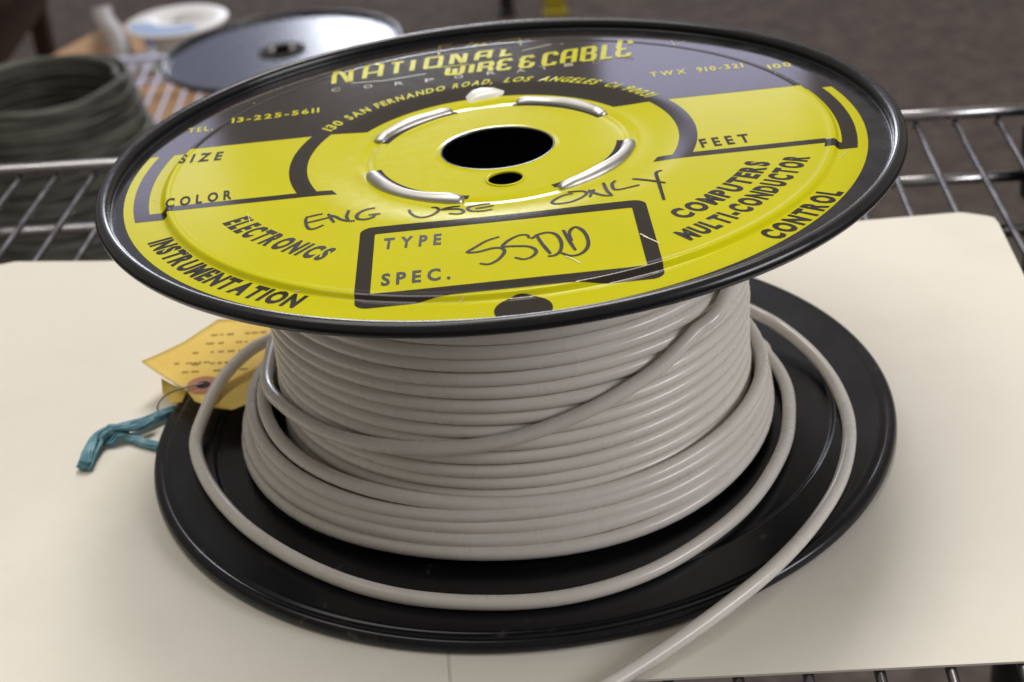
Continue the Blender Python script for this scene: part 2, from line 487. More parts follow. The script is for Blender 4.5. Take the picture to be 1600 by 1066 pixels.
def add_text(name, s, path, cap, mat='print_black', bold=0.02, gap=0.16, slant=0.0, space=0.4, lift=0.16, step=0.7):
    """letters of height cap set along path (3 points of the baseline, start middle end), squeezed to fit it"""
    P = [Vector(p) for p in path]
    if len(P) == 2: P = [P[0], (P[0] + P[1]) / 2, P[1]]
    def at(t):
        return P[0] * ((1 - t) * (1 - 2 * t)) + P[1] * (4 * t * (1 - t)) + P[2] * (t * (2 * t - 1))
    N = 80; L = [0.0]
    for i in range(N): L.append(L[-1] + (at((i + 1) / N) - at(i / N)).length)
    def by_len(d):
        d = max(-5, min(L[-1] + 5, d)); i = 0
        while i < N - 1 and L[i + 1] < d: i += 1
        t = (i + (d - L[i]) / (L[i + 1] - L[i])) / N
        p = at(t); tg = (at(t + 1e-3) - at(t - 1e-3)).normalized()
        return p, tg
    sc = cap / CAPH
    W = sum(glyph(c, bold)[2] for c in s if c != ' ') * sc
    fixed = (len(s) - 1) * gap * cap + s.count(' ') * space * cap
    sx = (L[-1] - fixed) / W
    d = 0.0
    bm = bmesh.new()
    for ch in s:
        if ch == ' ':
            d += (space + gap) * cap; continue
        V, F, w_ = glyph(ch, bold)
        ww = w_ * sc * sx
        p, tg = by_len(d + ww / 2); nr_ = Vector((-tg.y, tg.x))
        vs = []
        for a, b in V:
            q_ = p + tg * (a * sc * sx - ww / 2 + slant * b * sc) + nr_ * (b * sc)
            vs.append(bm.verts.new((q_.x, q_.y, 0)))
        for fc in F:
            try: bm.faces.new([vs[k] for k in fc])
            except ValueError: pass
        d += ww + gap * cap
    lo = [min(v_.co[k] for v_ in bm.verts) for k in (0, 1)]; hi = [max(v_.co[k] for v_ in bm.verts) for k in (0, 1)]
    rmin = min(math.hypot(v_.co.x, v_.co.y) for v_ in bm.verts); rmax = max(math.hypot(v_.co.x, v_.co.y) for v_ in bm.verts)
    if rmax > 106 and rmin < 114:
        for ax in (0, 1):
            c_ = lo[ax] + step
            while c_ < hi[ax]:
                co = Vector((0, 0, 0)); no = Vector((0, 0, 0)); co[ax] = c_; no[ax] = 1
                bmesh.ops.bisect_plane(bm, geom=bm.verts[:] + bm.edges[:] + bm.faces[:], plane_co=co, plane_no=no, dist=1e-5)
                c_ += step
    bm.verts.index_update()
    verts = [face(v_.co.x, v_.co.y, lift) for v_ in bm.verts]
    faces = []
    for fc in bm.faces:
        ids = [v_.index for v_ in fc.verts]
        if fc.normal.z < 0 or fc.calc_area() and (fc.verts[1].co - fc.verts[0].co).cross(fc.verts[2].co - fc.verts[0].co).z < 0: ids.reverse()
        faces.append(ids)
    bm.free()
    return mk(name, verts, faces, mat, top, False)
def LP(*px): return [lab(x, y) for x, y in px]

def ring_path(a, b, r):
    a0, a1 = [math.atan2(lab(*q_).y, lab(*q_).x) for q_ in (a, b)]
    return [Vector((r * math.cos(t_), r * math.sin(t_))) for t_ in (a0, (a0 + a1) / 2, a1)]
add_text('lettering', 'TYPE', LP((598, 390), (689, 382)), 7.2, bold=0.034, gap=0.26)
add_text('lettering', 'SPEC.', LP((595, 447), (704, 436)), 7.2, bold=0.034, gap=0.24)
add_text('lettering', 'SIZE', LP((278, 257), (345, 250)), 7.2, bold=0.034, gap=0.24)
add_text('lettering', 'COLOR', LP((258, 327), (362, 311)), 7.2, bold=0.034, gap=0.24)
add_text('lettering', 'FEET', LP((1097, 231), (1174, 222)), 7.0, bold=0.034, gap=0.26)
add_text('lettering', 'ELECTRONICS', LP((350, 349), (407, 381), (501, 407)), 7.6, bold=0.052, gap=0.14)
add_text('lettering', 'INSTRUMENTATION', ring_path((234, 380), (468, 474), 119.7), 6.8, bold=0.052, gap=0.12)
add_text('lettering', 'COMPUTERS', LP((1068, 343), (1159, 296), (1202, 254)), 6.9, bold=0.052, gap=0.15)
add_text('lettering', 'MULTI-CONDUCTOR', LP((1077, 376), (1191, 317), (1264, 246)), 6.9, bold=0.052, gap=0.13)
add_text('lettering', 'CONTROL', ring_path((1196, 370), (1303, 299), 119.7), 6.8, bold=0.052, gap=0.15)
add_text('lettering', 'TEL.', LP((294, 209), (333, 204)), 4.6, 'yellow_litho', 0.03, 0.2, lift=0.2)
add_text('lettering', '13-225-5611', LP((362, 193), (499, 176)), 4.6, 'yellow_litho', 0.03, 0.22, lift=0.2)
add_text('lettering', 'TWX 910-321', LP((1017, 121), (1162, 106)), 4.6, 'yellow_litho', 0.03, 0.22, lift=0.2)
add_text('lettering', '100', LP((1203, 109), (1238, 104)), 4.6, 'yellow_litho', 0.03, 0.22, lift=0.2)
def arc_text(s, r, a0, a1, cap, **kw):
    p = [Vector(rad(math.radians(a), r)) for a in (a0, (a0 + a1) / 2, a1)]
    return add_text('lettering', s, p, cap, **kw)
A0, A1 = [math.degrees(math.atan2(lab(*q_).y, lab(*q_).x - CX)) for q_ in ((514, 206), (1006, 154))]
def piece(s, f0, f1):
    arc_text(s, 63.5, A0 + (A1 - A0) * f0, A0 + (A1 - A0) * f1, 4.6, mat='yellow_litho', bold=0.035, gap=0.14, slant=0.3, lift=0.2)
for s, f0, f1 in (('130', 0, .062), ('SAN', .085, .165), ('FERNANDO', .185, .39), ('ROAD,', .41, .52), ('LOS', .55, .62), ('ANGELES', .645, .81), ('CA', .84, .88), ('90031', .90, 1.0)):
    piece(s, f0, f1)
cs = 'CORPORATION'
cp = [(525, 141), (575, 136), (624, 131), (671.5, 126), (717, 120.6), (768, 115), (814, 111), (851, 106.6), (889, 102), (933, 97), (983, 91.6)]
for ch, (x, y) in zip(cs, cp):
    add_text('lettering', ch, LP((x - 7, y + 3.2), (x + 7, y + 1.6)), 3.6, 'print_faint', 0.01, 0.1, lift=0.2)

LIFT = [0.20]
def ribbon(name, pts, w, mat, parent=None, lift=None, taper=False, sub=1.0):
    """a flat stroke of width w along label points"""
    P = [Vector(p) for p in pts]
    Q = [P[0]]
    for a, b in zip(P, P[1:]):
        k = max(1, int((b - a).length / sub))
        for j in range(1, k + 1): Q.append(a.lerp(b, j / k))
    n = len(Q); v = []; f = []
    if lift is None:
        LIFT[0] += 0.006; lift = LIFT[0]
    for i in range(n):
        d0 = (Q[i] - Q[i - 1]).normalized() if i > 0 else (Q[1] - Q[0]).normalized()
        d1 = (Q[i + 1] - Q[i]).normalized() if i < n - 1 else d0
        t_ = (d0 + d1)
        t_ = t_.normalized() if t_.length > 1e-4 else d0
        c_ = max(0.6, t_.dot(d0))
        nn = Vector((-t_.y, t_.x)) * (w / 2 / c_)
        if taper: nn *= 0.78 + 0.22 * math.sin(math.pi * i / (n - 1)) + 0.12 * noise.noise(Vector((Q[i].x * .3, Q[i].y * .3, lift * 50)))
        for s_ in (1, 0, -1):
            p = Q[i] + nn * s_; v.append(face(p.x, p.y, lift))
    for i in range(n - 1):
        for j in (0, 1):
            a = i * 3 + j; f.append((a, a + 1, a + 4, a + 3))
    return v, f
def strokes(name, lines, w, mat, **kw):
    V, F = [], []
    for ln in lines:
        v, f = ribbon(name, ln, w, mat, **kw); o_ = len(V)
        V += v; F += [tuple(k + o_ for k in q_) for q_ in f]
    LIFT[0] = 0.20
    return mk(name, V, F, mat, top, False)

# stroke alphabet for the emblem lettering, unit boxes
SF = {
 'N': [[(0, 0), (0, 1), (.2, 1), (.85, 0.02), (1, 0.02), (1, 1)]],
 'A': [[(0, 0), (0, .8), (.18, 1), (1, 1), (1, 0)], [(0, .42), (1, .42)]],
 'T': [[(0, 1), (1, 1)], [(.5, 1), (.5, 0)]],
 'I': [[(.5, 1), (.5, 0)]],
 'O': [[(.5, 0), (0.05, 0), (0, .1), (0, .92), (.08, 1), (.95, 1), (1, .9), (1, .08), (.92, 0), (.5, 0)]],
 'L': [[(0.1, 1), (0.1, 0), (1, 0)]],
 'W': [[(0, 1), (0, .12), (.1, 0), (.45, 0), (.5, .1), (.5, .75)], [(.5, .1), (.55, 0), (.9, 0), (1, .12), (1, 1)]],
 'R': [[(0, 0), (0, 1), (.85, 1), (1, .85), (1, .62), (.85, .5), (0, .5)], [(.72, .5), (1, .3), (1, 0)]],
 'E': [[(1, .82), (.85, 1), (.2, 1), (0, .82), (0, .62), (.15, .5), (.7, .5)], [(.15, .5), (0, .38), (0, .15), (.15, 0), (.85, 0), (1, .18)]],
 '&': [[(.9, .82), (.75, 1), (.2, 1), (0, .82), (0, .65), (.15, .52), (.7, .52)], [(.15, .52), (0, .38), (0, .15), (.15, 0), (.75, 0), (.95, .15), (.95, .4)]],
 'C': [[(1, .75), (1, .88), (.85, 1), (.15, 1), (0, .86), (0, .15), (.15, 0), (.85, 0), (1, .2)]],
 'B': [[(0, 0), (0, 1), (.8, 1), (.95, .88), (.95, .65), (.8, .53), (0, .53)], [(.8, .53), (1, .4), (1, .13), (.85, 0), (0, 0)]],
}
def quad3(a, b, c, t): return a * ((1 - t) * (1 - 2 * t)) + b * (4 * t * (1 - t)) + c * (t * (2 * t - 1))
def emblem(spans, base, topl, x_lo, x_hi, w):
    lines = []
    B = [Vector(p) for p in base]; Tt = [Vector(p) for p in topl]
    for ch, xa, xb in spans:
        for ln in SF[ch]:
            pts = []
            for u, vv_ in ln:
                xpx = xa + (xb - xa) * (0.16 + 0.68 * u)
                t_ = (xpx - x_lo) / (x_hi - x_lo)
                yb = quad3(B[0].y, B[1].y, B[2].y, t_); yt = quad3(Tt[0].y, Tt[1].y, Tt[2].y, t_)
                v2 = 0.07 + 0.86 * vv_
                pts.append(lab(xpx + (vv_ - .5) * 3, yb + (yt - yb) * v2))
            lines.append(pts)
    return strokes('lettering', lines, w, 'yellow_litho')
emblem([('N', 517, 555), ('A', 565, 601), ('T', 606, 634), ('I', 634, 656), ('O', 661, 694), ('N', 702, 731), ('A', 741, 770), ('L', 780, 805)],
       ((517, 134), (661, 110), (805, 86)), ((520, 114), (661, 91.5), (805, 76)), 517, 805, 1.9)
emblem([('W', 694, 728), ('I', 728, 746), ('R', 746, 772), ('E', 776, 801), ('&', 811, 837), ('C', 847, 872), ('A', 876, 902), ('B', 907, 933), ('L', 938, 962), ('E', 962, 989)],
       ((694, 119), (841, 105.5), (989, 89)), ((694, 107), (841, 85), (989, 63)), 694, 989, 2.0)
for ln in (LP((548, 131), (600, 127), (666, 116)), LP((816, 80), (861, 70)), LP((686, 86), (687, 73), (706, 70.5)), LP((776, 66), (812, 61), (814, 71))):
    strokes('emblem_line', [ln], 0.8, 'print_faint')
for ln in (LP((662, 108.5), (696, 105), (732, 101.5)), LP((738, 73), (744, 70), (750, 72)), LP((752, 71.2), (756, 69), (760, 70.6))):
    strokes('emblem_line', [ln], 0.8, 'yellow_litho')

def Z5(*p): return [lab(460 + x / 4.706, 260 + y / 4.706) for x, y in p]
def Z6(*p): return [lab(700 + x / 4.444, 260 + y / 4.444) for x, y in p]
def sm(pts): return [Vector((p.x, p.y)) for p in catmull([Vector((a.x, a.y, 0)) for a in pts], 6)]
ENG = [Z5((95, 372), (84, 400), (92, 445), (118, 465), (160, 458), (215, 434)), Z5((88, 380), (150, 364), (210, 352)), Z5((98, 418), (165, 402), (262, 378)),
       Z5((250, 353), (268, 382), (292, 416)), Z5((256, 362), (300, 372), (338, 392), (392, 405), (446, 404)), Z5((398, 403), (385, 372), (402, 326)),
       Z5((596, 309), (540, 318), (482, 342), (458, 370), (470, 390), (520, 394), (572, 380), (596, 358)), Z5((545, 362), (590, 356), (634, 351))]
USE = [Z5((842, 322), (858, 350), (900, 374), (950, 378), (1005, 364), (1045, 342), (1062, 320), (1040, 306), (1008, 306)),
       Z5((1216, 297), (1150, 303), (1085, 322), (1140, 318), (1215, 318), (1246, 334), (1215, 352), (1135, 350)),
       Z5((1442, 275), (1350, 288), (1284, 303), (1278, 320), (1310, 332), (1390, 330), (1456, 318)), Z5((1330, 314), (1400, 304), (1466, 291))]
ONLY = [Z6((868, 192), (800, 205), (740, 235), (724, 256), (760, 263), (850, 250), (930, 218), (962, 190), (930, 175), (830, 183)),
        Z6((966, 186), (1010, 168), (996, 190), (985, 216)), Z6((975, 168), (1030, 192), (1090, 206), (1144, 206)), Z6((1140, 206), (1105, 172), (1078, 118)),
        Z6((1162, 102), (1140, 125), (1152, 160), (1200, 162), (1330, 132)), Z6((1280, 90), (1390, 100), (1510, 118)), Z6((1486, 30), (1446, 48), (1462, 110), (1500, 236))]
SSDD = [Z6((356, 492), (270, 520), (190, 565), (136, 600), (210, 597), (310, 572), (372, 572), (392, 598), (350, 650), (285, 682), (220, 678)),
        Z6((565, 502), (548, 480), (490, 484), (420, 518), (378, 560), (440, 558), (560, 560), (612, 588), (590, 626), (530, 648), (464, 636)),
        Z6((612, 476), (650, 536), (712, 610)), Z6((580, 506), (625, 478), (690, 463), (750, 476), (786, 528), (782, 586), (745, 620), (694, 628)),
        Z6((800, 446), (840, 516), (886, 586)), Z6((860, 520), (842, 470), (860, 436), (895, 426), (945, 458), (974, 520), (964, 574), (915, 614), (850, 624), (786, 604))]
for w_ in (ENG, USE, ONLY, SSDD):
    strokes('handwriting', [sm(l_) for l_ in w_], 1.15, 'pen_ink', taper=True, sub=0.6)
strokes('scratch', [LP((1006, 370), (1018, 375), (1031, 381)), LP((884, 401), (896, 406), (906, 412)), LP((1000, 366), (1012, 372))], 0.45, 'scratch')

for k in range(26):
    a = random.uniform(0, 2 * math.pi); r_ = random.choice((random.uniform(60, 107), random.uniform(108.5, 112), random.uniform(112, 120)))
    p0 = Vector((r_ * math.cos(a), r_ * math.sin(a))); b_ = random.uniform(0, math.pi); ln = random.uniform(0.5, 4.0) if k % 4 else random.uniform(5, 11)
    p1 = p0 + Vector((math.cos(b_), math.sin(b_))) * ln * 0.5 + Vector((random.uniform(-.3, .3), random.uniform(-.3, .3))); p2 = p0 + Vector((math.cos(b_), math.sin(b_))) * ln
    if max(p1.length, p2.length) > 121: continue
    strokes('scratch', [[p0, p1, p2]], random.uniform(0.12, 0.22), 'scratch')

# ---- crimped steel tabs round the bore
def tab(a0, a1, kinds):
    n = 40; prof_n = 12; v = []; f = []
    for i in range(n + 1):
        t_ = i / n; a = math.radians(a0 + (a1 - a0) * t_)
        end = min(1, min(t_, 1 - t_) / 0.10) ** 0.6
        wob = 1 + 0.08 * math.sin(t_ * 9 + a0)
        hgt = 2.6 * (0.55 + 0.45 * end) * wob; wid = 2.55 * (0.72 + 0.28 * end) * wob
        rc = 43.6 + 0.5 * math.sin(t_ * 5 + a0)
        for j in range(prof_n):
            p = math.radians(205 - 225 * j / (prof_n - 1))
            for_inner = (rc + wid * math.cos(p), 0.15 + hgt * (0.25 + 0.75 * math.sin(p)))
            v.append((for_inner, a))
        # inside of the curl, so the strip has a thickness
        for j in range(prof_n - 1, -1, -1):
            p = math.radians(205 - 225 * j / (prof_n - 1))
            v.append(((rc + (wid - .7) * math.cos(p), 0.15 + (hgt - .8) * (0.25 + 0.75 * math.sin(p)) - 0.1), a))
    M = prof_n * 2
    V = []
    for (r, z), a in v:
        x, y = r * math.cos(a), r * math.sin(a)
        V.append((x, y, top_z(x, y) - 1.9 + z))
    for i in range(n):
        for j in range(M):
            q0 = i * M + j; q1 = i * M + (j + 1) % M
            f.append((q0, q1, q1 + M, q0 + M))
    f.append(tuple(range(M))[::-1]); f.append(tuple(range(n * M, (n + 1) * M)))
    mk('hub_tab', V, f, 'tab_steel', top)
    # dark strip painted for the shade in the tab's slot, bore side
    def sl(a, b):
        an = math.radians(a0 - 1.5 + (a1 - a0 + 3) * a); r = 39.7 + 2.4 * b
        return r * math.cos(an), r * math.sin(an)
    print_grid('slot_shade', 40, 3, sl, 'dark_void', 0.14)
def ang_of(px, py):
    p = lab(px, py); return math.degrees(math.atan2(p.y, p.x))
tab(ang_of(699, 168), ang_of(577, 222), 0)
tab(ang_of(582, 272) % 360, ang_of(730, 304) % 360, 0)
tab(ang_of(866, 288), ang_of(978, 222), 0)
tab(ang_of(955, 176), ang_of(810, 154), 0)
# smear of pale dried glue above the bore
gc = [lab(x, y) for x, y in ((727, 152), (735, 144), (752, 139), (775, 139), (789, 143), (786, 149), (768, 153), (748, 157), (738, 160), (731, 160))]
cg = sum(gc, Vector((0, 0))) / len(gc)
v = [face(cg.x, cg.y, 1.6)]; f = []
for ring, (s_, l_) in enumerate(((0.45, 1.5), (0.8, 1.0), (1.0, 0.05))):
    for p in gc: q_ = cg + (p - cg) * s_; v.append(face(q_.x, q_.y, l_))
ng = len(gc)
for k in range(ng):
    f.append((0, 1 + (k + 1) % ng, 1 + k))
    for r_ in (0, 1):
        a = 1 + r_ * ng + k; b = 1 + r_ * ng + (k + 1) % ng; f.append((a, b, b + ng, a + ng))
mk('glue_smear', v, f, 'glue', top)

# ================================================================== THE CABLE, one continuous run
D = 4.75; CRAD = D / 2
path = []
def pol(th, r, z): return Vector((r * math.cos(th), r * math.sin(th), z))
# 1. main winding, clockwise, climbing from the lower flange
turns = 19.6; per = 110
z0, z1 = 8.0, 100.3
th_end = math.radians(38)
for i in range(int(turns * per)):
    u = i / (turns * per - 1)
    th = th_end + (1 - u) * turns * 2 * math.pi
    k = turns * u
    z = z0 + (z1 - z0) * u + 0.55 * noise.noise(Vector((math.cos(th) * 1.1, math.sin(th) * 1.1, k * 0.9)))
    r = 81.2 + 0.7 * noise.noise(Vector((math.cos(th) * 0.9 + 7, math.sin(th) * 0.9, k * 1.3)))
    path.append(pol(th, r, z) + Vector((-0.8, 0, 0)))
# 2. the last turn drops across the front of the winding
cross = [on_cyl(x, y, 86.0) for x, y in ((1130, 472), (1085, 520), (1030, 574), (960, 620), (900, 650), (820, 680), (740, 697), (650, 701), (560, 690), (495, 668), (446, 636))]
cross.append(Vector((-88.2, -9.0, 29.5)))
t0 = math.atan2(cross[0].y, cross[0].x); zc = cross[0].z
print('cross start', math.degrees(t0), zc, 'end', math.degrees(math.atan2(cross[-1].y, cross[-1].x)), cross[-1].z)
pre = [pol(t0 + (th_end - t0) * w_, 81.2 + (86 - 81.2) * (1 - w_), zc + (100.3 - zc) * w_) for w_ in (0.75, 0.4)]
# 3. loose skirt of turns at the foot, then 4. the two open coils and the tail
NSK = 5
def skirt(t_, th):
    c_, s_ = math.cos(th), math.sin(th)
    wr, wl, wb_, wf = max(0, c_) ** 2, max(0, -c_) ** 2, max(0, s_) ** 2, max(0, -s_) ** 2
    alt = math.cos(math.pi * NSK * t_)
    r = (86 + 9.4 * t_ ** 1.5) * wf + (85.9 + 2.8 * t_ + 0.9 * alt * (1 - t_)) * wr + (87.5 + 1.8 * t_ + 1.5 * alt * (1 - t_)) * wb_ + (91.5 + 8.3 * t_ + 2.2 * alt * (1 - t_)) * wl
    z = (24 - 17.6 * t_) * wf + (24 - 17.5 * t_) * wr + (23 - 16.5 * t_) * wb_ + (27 - 20.6 * t_) * wl
    r += 0.9 * noise.noise(Vector((c_ * 1.3, s_ * 1.3, t_ * 9 + 3))); z += 1.3 * noise.noise(Vector((c_ * 1.2 + 5, s_ * 1.2, t_ * 8)))
    return pol(th, r, max(z, 6.3))
th_s = math.radians(-196)
sk = []
TOT = 2 * math.pi * NSK + math.radians(164 - 60)
nsk = int(TOT / (2 * math.pi) * 90)
for i in range(nsk + 1):
    sk.append(skirt(i / nsk, th_s - TOT * i / nsk))
ZL = 7.6
open_px = [(1164, 526, ZL), (1200, 556, ZL), (1225, 595, ZL), (1233, 640, ZL), (1224, 700, ZL), (1180, 775, ZL), (1110, 838, ZL), (1010, 896, ZL), (890, 932, ZL), (760, 942, ZL), (620, 930, ZL), (500, 893, ZL), (395, 832, ZL), (332, 765, ZL), (306, 700, 8.4), (320, 645, 12), (349, 590, 16.5), (391, 548, 20), (434, 524, 20)]
op = [on_plane(x, y, z) for x, y, z in open_px]
back0, back1 = op[-1], on_plane(1170, 484, 15)
ta = math.atan2(back0.y, back0.x) % (2 * math.pi); tb = math.atan2(back1.y, back1.x)
bk = [pol(ta + (tb - ta) * w_, back0.to_2d().length * (1 - w_) + back1.to_2d().length * w_, back0.z * (1 - w_) + back1.z * w_) for w_ in (0.2, 0.4, 0.6, 0.8)]
tail_px = [(1170, 484, 15), (1222, 513, 12), (1272, 556, 9), (1308, 607, ZL), (1327, 670, ZL), (1315, 745, ZL), (1272, 818, ZL), (1205, 890, 7.6), (1120, 958, 6.2), (1020, 1028, 3.8), (930, 1084, 2.8), (830, 1140, 2.7), (700, 1190, 2.7)]
tl = [on_plane(x, y, z) for x, y, z in tail_px]
print('skirt end', sk[-1], 'open start', op[0], 'back', back0, back1)
joined = path + catmull([path[-1]] + pre + cross + [sk[0]], 14)[1:-1] + sk + catmull([sk[-1]] + op + bk + tl, 14)[1:]
v, f = tube(joined, CRAD, 12)
cable = mk('cable', v, f, 'cable_jacket')
tag(cable, 'long pale grey cable wound on the spool, its loose end running over the folder', 'cable')
# an earlier layer of the same cable, just under the outer one
lower = []
for i in range(16 * 80):
    u = i / (16 * 80); th = u * 16 * 2 * math.pi
    lower.append(pol(th, 76.3, 8 + 91 * u))
v, f = tube(lower, CRAD * 1.1, 8)
mk('inner_layer', v, f, 'cable_jacket', cable)

# ================================================================== TAG AND TWINE
tagt = empty('paper_tag', on_plane(330, 570, 8))
tag(tagt, 'yellow card tag with a reddish eyelet ring tucked behind the left of the spool', 'tag')
TA = on_plane(320, 603, 13.0)                                 # eyelet
ux = (on_plane(440, 560, 13) - on_plane(280, 603, 13)); ux.z = 0; ux.normalize()
tl_px = [(223, 573), (292, 611), (304, 626), (330, 634), (362, 637), (400, 622), (436, 596), (470, 560), (500, 520), (450, 490), (340, 498), (290, 535)]
def tagz(p):                                                # the card curls up towards the outer corner
    e_ = on_plane(223, 573, 13); dd = (Vector((p.x, p.y)) - Vector((e_.x, e_.y))).length
    return 13.0 + 2.5 * math.exp(-dd / 16) - 1.0 * sstep(20, 60, dd)
tp = [on_plane(x, y, 13) for x, y in tl_px]
poly = dens([(p.x, p.y) for p in tp], 3.0)
cxy = sum(poly, Vector((0, 0))) / len(poly)
NR = 8; v = []; f = []
K = len(poly)
for lay, dz in ((0, 0.0), (1, -0.45)):
    v.append(Vector((cxy.x, cxy.y, tagz(cxy) + dz)))
    for r_ in range(1, NR + 1):
        for p in poly:
            q_ = cxy + (p - cxy) * (r_ / NR); v.append(Vector((q_.x, q_.y, tagz(q_) + dz)))
half = 1 + NR * K
for lay in (0, 1):
    o_ = lay * half
    for k in range(K):
        f.append((o_, o_ + 1 + k, o_ + 1 + (k + 1) % K))
        for r_ in range(NR - 1):
            a = o_ + 1 + r_ * K + k; b = o_ + 1 + r_ * K + (k + 1) % K
            f.append((a, a + K, b + K, b))
for k in range(K):
    a = 1 + (NR - 1) * K + k; b = 1 + (NR - 1) * K + (k + 1) % K
    f.append((a, b, b + half, a + half))
off = tagt.location / S
mk('card', [p - off for p in v], f, 'tag_card', tagt)
ec = on_plane(318, 602, tagz(on_plane(318, 602, 13)))
def disc(c, r0, r1, lift, n=32, ax=1.0):
    v = []; f = []
    for k in range(n):
        a = 2 * math.pi * k / n
        for r in (r0, r1):
            p = Vector((c.x + r * math.cos(a), c.y + r * math.sin(a) * ax, 0)); v.append(Vector((p.x, p.y, tagz(p) + lift)) - off)
    for k in range(n):
        a = 2 * k; b = 2 * ((k + 1) % n); f.append((a, a + 1, b + 1, b))
    return v, f
mk('eyelet_ring', *disc(ec, 2.6, 6.2, 0.16), 'tag_ring', tagt)
mk('eyelet_hole', *disc(ec, 0.01, 2.6, 0.18), 'dark_void', tagt)
# blurred lines of small print: rows of short dashes
rows = [((285, 585), (390, 575)), ((300, 573), (400, 562)), ((262, 574), (345, 566)), ((290, 556), (400, 545)), ((310, 540), (420, 530)), ((330, 525), (420, 516))]
V, F = [], []
for (xa, ya), (xb, yb) in rows:
    t_ = 0
    while t_ < 1:
        w_ = random.uniform(0.04, 0.13)
        if random.random() < 0.72:
            a = on_plane(xa + (xb - xa) * t_, ya + (yb - ya) * t_, 13); b = on_plane(xa + (xb - xa) * min(1, t_ + w_), ya + (yb - ya) * min(1, t_ + w_), 13)
            d_ = Vector((-(b - a).y, (b - a).x, 0)).normalized() * random.uniform(.35, .6)
            o_ = len(V)
            for p in (a - d_, b - d_, b + d_, a + d_): V.append(Vector((p.x, p.y, tagz(p) + 0.2)) - off)
            F.append((o_, o_ + 1, o_ + 2, o_ + 3))
        t_ += w_ + random.uniform(0.02, 0.06)
mk('print_rows', V, F, 'tag_print', tagt, False)
wl = [ec + Vector((0, 0, .6)), on_plane(300, 603, 14.5), on_plane(275, 610, 14), on_plane(256, 620, 11), on_plane(246, 636, 5), on_plane(252, 650, 2.0)]
mk('tie_wire', *tube([p - off for p in catmull(wl, 8)], 0.35, 6), 'thin_wire', tagt)
# the folded-under corner of the card, darker in its own shade
fv = [on_plane(x, y, z) for x, y, z in ((252, 591, 11.6), (270, 601, 11.2), (291, 612, 10.6), (284, 628, 7.5), (268, 630, 6.0), (254, 614, 7.5))]
v = [p - off for p in fv] + [p - off + Vector((0.2, 0.3, -0.4)) for p in fv]; nn_ = len(fv)
mk('folded_corner', v, [tuple(range(nn_)), tuple(range(2 * nn_ - 1, nn_ - 1, -1))] + [(i, (i + 1) % nn_, nn_ + (i + 1) % nn_, nn_ + i) for i in range(nn_)], 'tag_card', tagt)

tw = empty('blue_twine', on_plane(190, 690, 0))
tag(tw, 'folded strand of teal blue plastic twine lying on the folder left of the spool', 'twine')
off = tw.location / S
def strand(name, px, rad_, flat):
    core = catmull([on_plane(x, y, z) - off for x, y, z in px], 10)
    V, F = [], []
    nf = 13
    for q_ in range(nf):
        ph = 2 * math.pi * q_ / nf; pts = []
        for i, p in enumerate(core):
            d = (core[min(i + 1, len(core) - 1)] - core[max(i - 1, 0)]).normalized()
            sd = d.cross(Vector((0, 0, 1))).normalized(); up = sd.cross(d)
            t_ = i / (len(core) - 1); rr_ = rad_(t_) * (0.72 if q_ else 0.0)
            rr_ *= 1 + 0.35 * noise.noise(Vector((q_ * 3.1, t_ * 6, 0)))
            a = ph + 1.6 * t_ * 2 + 0.5 * noise.noise(Vector((q_ * 1.7, t_ * 4, 5)))
            pts.append(p + sd * (rr_ * math.cos(a)) + up * (rr_ * flat * math.sin(a)))
        if q_ % 3 == 1: pts = pts[1:]
        v, f = tube(pts, lambda t_, q_=q_: rad_(0.5) * (0.5 if q_ == 0 else 0.34), 6, 0.8)
        o_ = len(V); V += v; F += [tuple(k + o_ for k in fc) for fc in f]
    return mk(name, V, F, 'blue_twine', tw)
strand('strand', [(131, 729, 2.4), (139, 712, 2.5), (149, 692, 3.0), (158, 680, 4.2), (172, 674, 4.4), (200, 667, 3.6), (232, 656, 3.0), (262, 645, 2.6), (292, 640, 2.2)], lambda t_: 3.0 if t_ < .3 else 2.9 - 0.6 * t_, 0.62)
strand('strand', [(148, 686, 2.0), (172, 690, 1.8), (186, 680, 3.4), (205, 684, 2.0), (225, 691, 1.7), (250, 698, 1.6)], lambda t_: 1.9, 0.6)
strand('strand', [(168, 668, 5.6), (190, 668, 5.6), (214, 668, 4.6), (240, 657, 4.4)], lambda t_: 1.6, 0.6)

# ================================================================== BEHIND: a second, lower shelf with its things
Z2 = -450.0
def sh2(x, y, z): return Vector((x, y - 0.06 * (x + 500), z))
shelf2 = empty('wire_shelf', (-500, 1500, FLOOR))
tag(shelf2, 'lower wire shelf further back carrying the dark coil and a black spool', 'shelf')
for k in range(30):
    x = -890 + 24 * k
    part_of(shelf2, 'wire', tube([sh2(x, 1090, Z2 - 1.8), sh2(x, 1480, Z2 - 1.8), sh2(x, 1856, Z2 - 1.8)], 2.4, 8), 'window_lit_wire')
for y, z in ((1090, Z2 + 3), (1090, Z2 - 34), (1858, Z2 + 3), (1858, Z2 - 34)):
    part_of(shelf2, 'rod', tube([sh2(-905, y, z), sh2(-500, y, z), sh2(-185, y, z)], 4.2, 10), 'window_lit_wire')
for x in (-905, -185):
    part_of(shelf2, 'rod', tube([sh2(x, 1090, Z2 + 2), sh2(x, 1858, Z2 + 2)], 4, 10), 'window_lit_wire')
    for y in (1090, 1858):
        p0 = sh2(x, y, 0)
        pv, pf = lathe([(0.01, FLOOR), (12, FLOOR), (12, Z2 + 4), (0.01, Z2 + 6)], 20, closed=False)
        part_of(shelf2, 'post', ([Vector((a + p0.x, b + p0.y, c)) for a, b, c in pv], pf), 'black_post')

